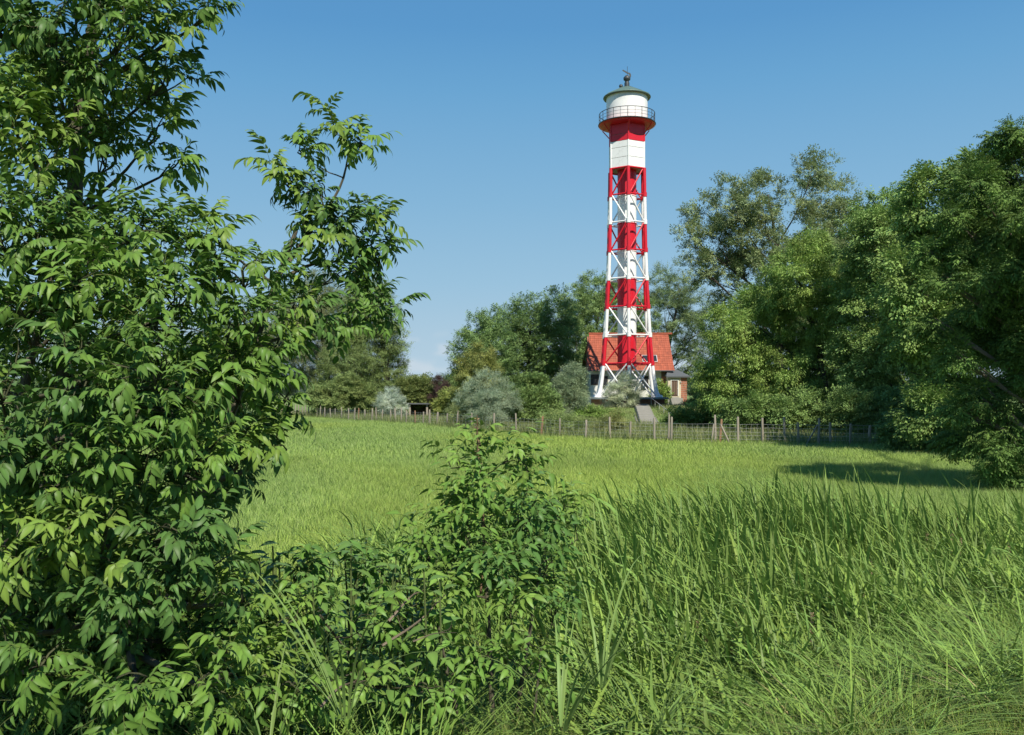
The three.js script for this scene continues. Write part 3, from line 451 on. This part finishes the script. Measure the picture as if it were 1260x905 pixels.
{ // distant wooded rise seen through the gap
  const gb = new GB(); for (let k = 0; k <= 60; k++) { const x = lerp(-420, 420, k / 60), h = 8 + 9 * fbm(k * .13, 2, 81, 3); gb.v(x, -2, -560, [.05, .08, .03]); gb.v(x, h, -640, [.05, .08, .03]); gb.v(x, -2, -760, [.05, .08, .03]); if (k) { const a = k * 3; for (const [p, q] of [[0, 1], [1, 2]]) { gb.t(a - 3 + p, a + p, a - 3 + q); gb.t(a + p, a + q, a - 3 + q); } } }
  structure('hill', gb.geo(), M.bark);
  const rnd = mulberry(88), mats = [], cols = []; for (let k = 0; k < 2600; k++) { const t = rnd(), x = lerp(-420, 420, rnd()), z = lerp(-545, -650, t), h = lerp(-1, 8 + 9 * fbm((x + 420) / 14 * .13, 2, 81, 3), t); mats.push(frameMatrix(V(x, h + 1 + 4.2 * rnd(), z), onSphere(rnd), V(0, 1, .1), .8 + .6 * rnd())); cols.push(vary([.085, .125, .06], rnd, .25)); }
  instanced('distant_wood', SPRAYS.huge[0], M.crown, mats, cols, scene);
}

// ---------------------------------------------------------------- grass
function tile(seed, size, n, h, w, col, tipc, lean = .5, segs = 3) {
  const rnd = mulberry(seed), gb = new GB();
  for (let k = 0; k < n; k++) { const c = vary(col, rnd, .22), t = tipc && rnd() < tipc[3] ? tipc : null; blade(gb, V((rnd() - .5) * size, -.03, (rnd() - .5) * size), rnd() * 6.283, 1.45 - .5 * rnd() * lean, (.4 + 1.1 * rnd()) * lean * 1.3, h * (.55 + .75 * rnd()), w * (.7 + .6 * rnd()), c, segs, 0, (rnd() - .5) * 1.5, t); }
  return gb.geo();
}
function scatter(name, tiles, mat, step, x0, x1, d0, d1, keep, tint, seed, scale = () => 1) {
  const rnd = mulberry(seed), mats = tiles.map(() => []), cols = tiles.map(() => []), e = new THREE.Euler(), q = new THREE.Quaternion();
  for (let d = d0; d < d1; d += step) for (let x = x0(d); x < x1(d); x += step) {
    const px = x + (rnd() - .5) * step * .7, pd = d + (rnd() - .5) * step * .7; if (!keep(px, pd)) continue;
    const g = G(px, -pd), sx = (G(px + .4, -pd) - g) / .4, sz = (G(px, -pd + .4) - g) / .4; q.setFromUnitVectors(V(0, 1, 0), V(-sx, 1, -sz).normalize()).multiply(new THREE.Quaternion().setFromEuler(e.set(0, rnd() * 6.283, 0)));
    const s = scale(px, pd) * (.85 + .3 * rnd()), k = Math.floor(rnd() * tiles.length); mats[k].push(new THREE.Matrix4().compose(V(px, g, -pd), q, V(1, s, 1))); cols[k].push(vary(tint(px, pd), rnd, .06));
  }
  const root = new THREE.Group(); root.name = name; root.userData.kind = 'stuff'; scene.add(root); tiles.forEach((t, k) => mats[k].length && instanced('grass', t, mat, mats[k], cols[k], root)); return root;
}
const fieldTint = (x, d) => { const a = fbm(x * .12 + 4, d * .05, 91, 4), b = fbm(x * .4, d * .14, 92, 3), y = smooth(.42, .68, a); return [lerp(.92, 1.06, y) * (.76 + .48 * b), lerp(.95, 1.03, y) * (.78 + .44 * b), lerp(1, .85, y) * (.78 + .44 * b)]; };
const GRASS = [.305, .425, .10], inField = (x, d) => d < fenceD(x) - .3;
scatter('meadow_grass', [1, 2, 3].map(k => tile(400 + k, 2, 620, .30, .012, GRASS, [.44, .50, .20, .35], .7)), M.grass, 1.0, d => -d * .62 - 2, d => d * .66 + 3, 10.5, 42, inField, fieldTint, 41);
scatter('meadow_grass', [1, 2, 3].map(k => tile(410 + k, 4, 800, .34, .026, GRASS, [.44, .50, .20, .35], .7)), M.grass, 2.0, d => -d * .62 - 2, d => Math.min(d * .66, 36), 42, 128, inField, fieldTint, 42);
scatter('bank_grass', [1, 2].map(k => tile(420 + k, 4, 420, .75, .035, [.18, .23, .075], [.38, .35, .18, .4], .6)), M.grass, 2.6, d => -d * .5, d => Math.min(d * .5, 34), 48, 128, (x, d) => d > fenceD(x) + .2 && d < fenceD(x) + 52 && !(Math.abs(x - 13.2) < 2.2 && d > 72 && d < 100) && !(Math.abs(x - 13.45) < 6 && Math.abs(d - 104) < 6) && !(x > 9 && x < 23.5 && d > 113 && d < 127), () => [1, 1, 1], 43, (x, d) => d < fenceD(x) + 3 ? 1.1 : d > fenceD(x) + 24 ? .4 : .6 + .6 * fbm(x * .2, d * .2, 95, 2));
scatter('verge_grass', [1, 2, 3].map(k => tile(430 + k, .8, 620, .24, .0050, [.17, .26, .045], [.46, .42, .18, .3], 1, 3)), M.grass, .34, () => -3.6, () => 5.6, 1.2, 9, (x, d) => d < 5.4 + .85 * clamp(x - 1.2, 0, 5) + .8 * noise2(x * 1.3, d, 6), (x, d) => { const y = fbm(x * 1.1, d * 1.1, 97, 3); return [.75 + .55 * y, .85 + .3 * y, .9]; }, 44, (x, d) => .6 + .9 * noise2(x * 1.7 + 5, d * 1.7, 23));

// ---------------------------------------------------------------- reeds in the ditch
const REED = [.195, .30, .060];
function reedParts(seed) {                                  // stem about one metre tall with long arching leaves; returns stem and leaves
  const rnd = mulberry(seed), lean = V(-.12 - .3 * rnd(), 0, (rnd() - .5) * .25), pts = []; for (let k = 0; k <= 6; k++) { const t = k / 6; pts.push(V(lean.x * t * t, t * .86, lean.z * t * t)); }
  const stem = tube(new GB(), pts, pts.map((_, k) => .0036 - .0004 * k), 5, [.15, .19, .06]).geo(), leaves = [], n = 8 + Math.floor(rnd() * 4); let az = rnd() * 6.28;
  for (let k = 0; k < n; k++) { const t = .12 + .88 * k / (n - 1), i = Math.min(5, Math.floor(t * 6)), o = pts[i].clone().lerp(pts[i + 1], t * 6 - i), gb = new GB(); az += Math.PI + (rnd() - .5) * 1.4; const a = lerp(((az % 6.283) + 6.283) % 6.283, Math.PI, .6 * rnd()); blade(gb, o, a, 1.42 - .5 * rnd(), .25 + .95 * rnd(), (.34 + .34 * rnd()) * (t > .85 ? .9 : 1.1), .014 + .014 * rnd(), vary(REED, rnd, .34), 6, .35, (rnd() - .5) * 1.4); leaves.push(gb.geo()); }
  return [stem, leaves];
}
const REEDS = [...Array(8)].map((_, k) => reedParts(500 + k)), REEDM = REEDS.map(([s, l]) => mergeGeometries([s, ...l]));
function tussock(seed) { const rnd = mulberry(seed), gb = new GB(); for (let k = 0; k < 22; k++) { const a = rnd() * 6.283, r = .13 * Math.sqrt(rnd()); blade(gb, V(Math.cos(a) * r, -.02, Math.sin(a) * r), lerp(a, Math.PI, .3 * rnd()), 1.45 - .3 * rnd(), .3 + 1.4 * rnd(), .5 + .7 * rnd(), .007 + .008 * rnd(), vary(rnd() < .08 ? [.36, .31, .15] : [.19, .30, .06], rnd, .22), 6, .3, (rnd() - .5)); } return gb.geo(); }
const TUSS = [0, 1, 2, 3].map(k => tussock(540 + k));
{
  const rnd = mulberry(55), list = [], tus = [], e = new THREE.Euler(), q = new THREE.Quaternion(), edge = (x, d) => d > 3.6 + .8 * clamp(x - 1.7, 0, 5) + 1.4 * (noise2(x * .9, d, 8) - .5);
  for (let k = 0; k < 11500; k++) {
    const d = lerp(3.9, 17.5, Math.pow(rnd(), .9)), x = lerp(-.14 * d - .3, .68 * d + .6, rnd()); if (!edge(x, d)) continue; if (x < .25 && d < 8 && rnd() < .55) continue; if (x < 0 && rnd() < .5 && d > 8) continue;
    const far = smooth(17.5, 11, d + 2.5 * noise2(x * .8, 3, 17)); if (rnd() > .06 + .94 * far) continue;
    const g = G(x, -d), clear = fbm(x * .7, d * .7, 19, 3), top = 1.56 + .42 * (clear - .45) + .16 * (rnd() - .3) - .5 * (1 - far) - (x < .6 ? .25 : 0), h = clamp(top - g, .25, 1.95);
    if (h > .3 && rnd() < .88 && clear > .28) list.push([x, d, g, h * (.72 + .36 * rnd()), Math.floor(rnd() * 8)]); else if (rnd() < .6) tus.push([x, d, g, clamp(h * (.65 + .5 * rnd()), .3, 1.15), Math.floor(rnd() * 4)]);
  }
  for (let k = 0; k < 900; k++) { const d = 3 + 7 * rnd(), x = -d * (.1 + .62 * rnd()); tus.push([x, d, G(x, -d), .35 + .35 * rnd(), Math.floor(rnd() * 4)]); }
  for (let k = 0; k < 260; k++) { const d = 4.3 + 3.2 * rnd(), x = d * (.12 + .5 * rnd()); tus.push([x, d, G(x, -d), .28 + .3 * rnd(), Math.floor(rnd() * 4)]); }
  list.sort((a, b) => a[1] - b[1]);
  const M4 = ([x, d, g, h], turn) => new THREE.Matrix4().compose(V(x, g - .02, -d), q.setFromEuler(e.set((rnd() - .5) * .22, turn, .06 + (rnd() - .45) * .3)), V(.75 + h * .3, h, .75 + h * .3));
  list.slice(0, 160).forEach(r => { const [st, lv] = REEDS[r[4]], o = thing('reed_plant', 'green reed with long arching leaves at the front of the reed bed', 'reed', V(0, 0, 0), 'reeds at the front of the reed bed'); o.applyMatrix4(M4(r, rnd() * .9 - .45)); mesh('stem', st, M.reed, o); lv.forEach(g => mesh('leaf', g, M.reed, o)); });
  const bed = new THREE.Group(); bed.name = 'reed_bed'; bed.userData.kind = 'stuff'; scene.add(bed);
  REEDM.forEach((g, k) => { const r = list.slice(160).filter(p => p[4] === k); if (r.length) instanced('reeds', g, M.reed, r.map(p => M4(p, rnd() * 1.2 - .6)), r.map(() => vary([1, 1, 1], rnd, .2)), bed); });
  const tg = new THREE.Group(); tg.name = 'long_grass'; tg.userData.kind = 'stuff'; scene.add(tg);
  TUSS.forEach((g, k) => { const r = tus.filter(p => p[4] === k); if (r.length) instanced('grass', g, M.reed, r.map(p => new THREE.Matrix4().compose(V(p[0], p[2], -p[1]), q.setFromEuler(e.set(0, rnd() * 1.6 - .8, .1)), V(1, p[3], 1))), r.map(() => vary([1, 1, 1], rnd, .2)), tg); });
}

// ---------------------------------------------------------------- near ash on the left and young ash in the middle
ashShrub({
  name: 'ash_tree', label: 'large leafy ash close by filling the left edge of the view', category: 'tree', base: V(-2.35, 1.25, -4.3), seed: 71, own: 300, leaf: .57, more: 1.1, away: V(.12, .3, .45),
  stems: [[[V(-2.35, 1.2, -4.3), V(-2.3, 2.2, -4.25), V(-2.1, 3.3, -4.2), V(-2.0, 4.4, -4.1), V(-1.8, 5.2, -4.0)], .07], [[V(-2.25, 1.2, -4.2), V(-1.8, 1.9, -4.0), V(-1.35, 2.7, -3.9), V(-1.12, 3.4, -3.95), V(-1.0, 3.85, -4.1)], .038], [[V(-2.4, 1.2, -4.2), V(-2.3, 2.0, -3.6), V(-1.9, 2.8, -3.3), V(-1.7, 3.6, -3.3)], .045], [[V(-1.02, 3.7, -4.05), V(-.95, 3.85, -4.15), V(-.82, 4.1, -4.25), V(-.78, 4.35, -4.3)], .011], [[V(-1.08, 3.6, -4.0), V(-.9, 3.72, -4.2), V(-.7, 3.7, -4.3), V(-.6, 3.5, -4.3)], .009]],
  clusters: [[60, 60, 3.6, 70], [150, 50, 3.6, 60], [200, 105, 3.8, 42], [100, 140, 3.7, 70], [190, 170, 3.9, 44], [50, 190, 3.5, 60], [205, 40, 3.7, 36], [215, 205, 4.0, 22], [130, 205, 3.8, 40], [0, 40, 3.6, 70], [0, 130, 3.5, 70], [90, 0, 3.7, 70], [180, 0, 3.7, 50], [255, 18, 3.7, 14],
    [50, 290, 3.3, 75], [140, 300, 3.4, 66], [215, 310, 3.5, 52], [262, 290, 3.6, 32], [295, 345, 3.6, 44], [110, 370, 3.2, 80], [200, 390, 3.2, 80], [290, 410, 3.4, 64], [340, 430, 3.6, 40], [355, 490, 3.6, 30], [345, 550, 3.6, 24], [295, 480, 3.4, 64], [200, 480, 3.0, 80], [90, 470, 3.0, 80], [30, 390, 3.1, 70], [50, 570, 2.9, 80], [150, 570, 2.9, 80], [240, 575, 3.1, 66], [305, 555, 3.4, 42], [120, 660, 2.8, 80], [215, 660, 2.9, 66], [262, 650, 3.1, 36], [40, 690, 2.8, 70], [140, 760, 2.8, 70], [235, 740, 2.9, 60], [300, 740, 3.2, 45], [50, 820, 2.8, 70], [170, 850, 2.7, 65], [270, 840, 2.9, 60], [0, 300, 3.2, 70], [0, 480, 3.0, 70], [0, 620, 2.9, 70], [0, 760, 2.8, 70],
    [60, 240, 3.9, 60], [120, 330, 4.2, 80], [200, 420, 4.2, 80], [290, 450, 4.2, 60], [100, 500, 4.2, 90], [200, 560, 4.2, 90], [280, 580, 4.2, 50], [100, 640, 4.1, 90], [200, 700, 4.1, 90], [60, 760, 4.0, 90], [180, 820, 3.9, 90], [280, 780, 3.9, 70], [40, 420, 4.2, 80], [320, 830, 3.6, 50], [50, 120, 4.3, 80], [150, 120, 4.3, 60], [-80, 100, 3.8, 90], [-90, 260, 3.6, 90], [-90, 420, 3.4, 90], [-90, 600, 3.2, 90], [-80, 780, 3.0, 90],
    [345, 222, 4.1, 28], [392, 235, 4.2, 42], [412, 160, 4.3, 26], [445, 178, 4.3, 18], [422, 285, 4.2, 40], [375, 288, 4.1, 40], [455, 305, 4.3, 26], [465, 270, 4.3, 14], [370, 190, 4.2, 16], [340, 345, 3.9, 32], [405, 345, 4.1, 28], [465, 325, 4.3, 18], [435, 395, 4.2, 40], [475, 385, 4.3, 22], [390, 395, 4.0, 36], [360, 385, 3.9, 30], [420, 340, 4.2, 24], [60, 860, 4.2, 110, 1.3], [170, 880, 4.3, 100, 1.3], [280, 880, 4.2, 80, 1.3], [120, 780, 4.5, 110, 1.2], [230, 780, 4.5, 90, 1.2], [330, 870, 4.0, 50, 1.2], [60, 680, 4.6, 110, 1.2], [180, 640, 4.6, 100, 1.2], [100, 560, 4.7, 110], [220, 510, 4.6, 90], [290, 520, 4.5, 60]],
});
ashShrub({
  name: 'ash_sapling', label: 'bushy young ash in the middle foreground with its tip against the bright field', category: 'shrub', base: V(-.1, G(-.1, -4.9), -4.9), seed: 72, leaf: .68, more: 1.05, kinds: ELDER, own: 300, away: V(.15, .45, .45),
  stems: [[[V(-.1, .9, -4.9), V(-.12, 1.6, -4.9), V(-.16, 2.3, -5), V(-.18, 2.85, -5)], .018], [[V(-.05, .9, -4.9), V(.05, 1.5, -4.85), V(.15, 2.1, -4.9), V(.22, 2.5, -4.95)], .015], [[V(-.12, .9, -4.9), V(-.3, 1.5, -4.6), V(-.4, 2.0, -4.6), V(-.45, 2.3, -4.7)], .015], [[V(0, .95, -4.8), V(.1, 1.4, -4.5), V(.15, 1.8, -4.5)], .013], [[V(-.2, .95, -4.8), V(-.5, 1.5, -4.3), V(-.8, 1.9, -4.2), V(-1.0, 2.2, -4.15)], .013]],
  clusters: [[592, 545, 5, 22], [562, 572, 4.9, 28], [622, 566, 5, 28], [650, 598, 5, 34], [592, 606, 4.8, 46], [545, 630, 4.7, 38], [688, 630, 5, 32], [640, 648, 4.8, 48], [575, 670, 4.6, 48], [528, 684, 4.5, 38], [704, 668, 5, 24], [615, 710, 4.5, 48], [672, 702, 4.7, 42], [555, 740, 4.3, 44], [622, 768, 4.3, 44], [682, 760, 4.5, 36], [585, 812, 4.1, 44], [485, 712, 4.4, 34], [445, 725, 4.2, 30], [405, 700, 4.2, 26], [365, 712, 4.1, 28], [395, 755, 4, 38], [445, 775, 4, 38], [350, 770, 3.8, 34], [500, 770, 4.1, 38], [640, 830, 4.1, 40], [520, 840, 3.9, 40], [600, 660, 5.2, 60], [560, 720, 5.0, 60], [650, 720, 5.1, 60], [420, 840, 3.8, 40], [350, 840, 3.6, 40]],
});

// ---------------------------------------------------------------- small things among the plants
{ // dry dock stalk standing above the sapling
  const o = thing('dry_stalk', 'dry brown seed stalk standing upright above the bushy young ash', 'plant', V(-.172, 2.0, -4.85)), rnd = mulberry(8), pts = [0, .2, .4, .6, .8, 1].map(t => V(.02 * Math.sin(t * 5), t * .98, .01 * t)), bc = [.30, .19, .11];
  mesh('stem', tube(new GB(), pts, pts.map((_, k) => .006 - .0007 * k), 6, bc).geo(), M.bark, o);
  const gb = new GB(); for (let k = 0; k < 90; k++) { const t = .52 + .46 * rnd(), a = rnd() * 6.28, r = .022 * (1.1 - t); leaflet(gb, V(.02 * Math.sin(t * 5) + Math.cos(a) * r * .3, t * .98, Math.sin(a) * r * .3), V(Math.cos(a), .8, Math.sin(a)), V(0, 1, .2), .022, .012, vary([.34, .21, .12], rnd, .25), .2, .2, 2); } mesh('seed_head', gb.geo(), M.bark, o);
}
{ // fallen dead sticks low in front of the sapling
  const rnd = mulberry(9), S = [['long bare brown stick slanting through the leaves below the young ash', [[470, 795, 3.9], [515, 765, 4.0], [545, 735, 4.1]], .0065], ['short forked pale stick left of the young ash', [[478, 765, 3.9], [505, 735, 4], [522, 722, 4.05]], .006], ['thin grey stick lying along the bottom under the young ash', [[508, 790, 3.85], [535, 780, 3.9], [562, 779, 3.95]], .0035], ['reddish broken twig at the bottom centre', [[395, 870, 3.5], [420, 845, 3.6], [450, 838, 3.6]], .006]];
  for (const [label, p, r] of S) { const w = p.map(q => at(...q)), o = thing('dead_stick', label, 'stick', w[0], 'dead sticks under the young ash'), pts = new THREE.CatmullRomCurve3(w.map(v => v.clone().sub(w[0]))).getPoints(10); mesh('stick', tube(new GB(), pts, pts.map((_, k) => r * (1 - .075 * k)), 6, [.27, .21, .15], rnd).geo(), M.bark, o); for (const [q, dx, dy] of [[3, -.03, .08], [6, .07, .05], [8, .02, .06]]) { const a = pts[q], c = a.clone().add(V(dx * .6, dy * .4, .02)), b = a.clone().add(V(dx, dy, .03)); mesh('twig', tube(new GB(), [a, c, b], [r * .5, r * .35, r * .15], 5, [.27, .21, .15]).geo(), M.bark, o); } }
}
{ // leafy weeds between the two ashes
  const rnd = mulberry(10), kinds = [0, 1, 2].map(() => { const st = tube(new GB(), [V(0, 0, 0), V(.02, .3, 0), V(.03, .6, .02)], [.005, .004, .002], 5, [.12, .16, .05]).geo(), lf = []; for (let k = 0; k < 16; k++) { const t = .2 + .8 * k / 15, a = (k % 2) * Math.PI + Math.floor(k / 2) * 1.57 + rnd() * .4, gb = new GB(), s = lerp(.1, .055, t); leaflet(gb, V(.03 * t, .6 * t, 0), V(Math.cos(a), .25 + .5 * t - .4 * rnd(), Math.sin(a)), V((rnd() - .5) * .4, 1, (rnd() - .5) * .4), s, s * .5, vary([.115, .215, .045], rnd, .2), .4 + .4 * rnd(), .25, 5); lf.push(gb.geo()); } return [st, mergeGeometries(lf)]; });
  for (let k = 0; k < 80; k++) { const d = 3.8 + 3.2 * rnd(), px = lerp(290, 540, rnd()), x = (px - 630) / F * d, o = thing('leafy_weed', 'leafy green weed growing low between the large ash and the young ash', 'weed', V(x, G(x, -d) - .02, -d), 'weeds between the two ashes'), [s, l] = kinds[k % 3], top = EYE - (lerp(655, 720, rnd()) - HORIZON) / F * d; o.scale.setScalar(clamp((top - o.position.y) / .62, .5, 2)); o.rotation.y = rnd() * 6.28; mesh('stem', s, M.reed, o); mesh('leaf_whorl', l, M.ash, o); }
}
{ // dry reddish flower stems standing in the reed bed
  const rnd = mulberry(14), pts = [0, .25, .5, .75, 1].map(t => V(-.05 * t * t, t, .02 * Math.sin(t * 4))), st = tube(new GB(), pts, pts.map((_, k) => .004 - .0006 * k), 5, [.34, .22, .13]).geo(), gb = new GB();
  for (let k = 0; k < 110; k++) { const t = .62 + .38 * rnd(), a = rnd() * 6.28, r = .05 * (1.15 - t) * rnd(); leaflet(gb, V(-.05 * t * t + Math.cos(a) * r, t, Math.sin(a) * r), V(Math.cos(a), 1.1, Math.sin(a)), V(0, 1, .2), .02, .009, vary([.38, .24, .15], rnd, .3), .2, .2, 2); } const hd = gb.geo();
  for (let k = 0; k < 46; k++) { const d = 5.2 + 7 * rnd(), x = lerp(.02 * d + .3, .58 * d, rnd()); if (d < 4.6 + .95 * clamp(x - 1.1, 0, 5)) continue; const y = G(x, -d), o = thing('dried_sorrel', 'dry reddish brown seed stem standing among the green reeds', 'sorrel', V(x, y - .02, -d), 'dry seed stems in the reed bed'); o.scale.set(1, clamp(1.5 - y + .3 * (rnd() - .5), .4, 1.7), 1); o.rotation.set((rnd() - .5) * .2, rnd() * 6, (rnd() - .5) * .25); mesh('stem', st, M.bark, o); mesh('seed_head', hd, M.bark, o); }
}
{ // broad-leaved weeds in the short grass at the lower right
  const rnd = mulberry(15), vars = [0, 1, 2].map(() => [...Array(9)].map((_, k) => { const gb = new GB(), a = k * 2.4 + rnd(), L = .07 + .06 * rnd(); leaflet(gb, V(0, .01 + .012 * k, 0), V(Math.cos(a), .5 + .7 * rnd(), Math.sin(a)), V(0, 1, .01), L, L * .48, vary([.19, .29, .05], rnd, .2), .7, .3, 5); return gb.geo(); }));
  for (let k = 0; k < 26; k++) { const d = 4.7 + 2.8 * rnd(), x = lerp(.22 * d, .57 * d, rnd()), o = thing('broadleaf_weed', 'low broad-leaved weed in the short grass at the lower right', 'weed', V(x, G(x, -d) + .04, -d), 'broad-leaved weeds in the verge'); o.scale.setScalar(.7 + .9 * rnd()); o.rotation.y = rnd() * 6.28; vars[k % 3].forEach(g => mesh('leaf', g, M.ash, o)); }
}
{ // broad grass clumps in the very front
  const rnd = mulberry(12), L = [['clump of broad pale blades fanning out at the lower left of the young ash', 425, 850, 3.4, 11, .62], ['clump of wide reed blades at the bottom below the young ash', 690, 870, 3.9, 14, .6], ['clump of arching blades right of the young ash foot', 740, 820, 4.4, 14, .75], ['low fan of blades at the bottom between young ash and reed bed', 800, 890, 4.2, 12, .5], ['stray clump of long blades near the ash foot at the bottom', 330, 890, 3.3, 9, .5]];
  for (const [label, px, py, d, n, len] of L) { const p = at(px, py, d); p.y = Math.max(p.y - .1, G(p.x, -d)); const o = thing('grass_clump', label, 'grass', p, 'broad grass clumps in front'); for (let k = 0; k < n; k++) { const gb = new GB(), a = rnd() * 6.283; blade(gb, V(Math.cos(a) * .03, 0, Math.sin(a) * .03), a, 1.35 - .45 * rnd(), .3 + 1.1 * rnd(), len * (.7 + .7 * rnd()), .010 + .009 * rnd(), vary([.17, .26, .07], rnd, .2), 8, .4, (rnd() - .5) * .8); mesh('blade', gb.geo(), M.reed, o); } }
}
renderer.render(scene, camera);
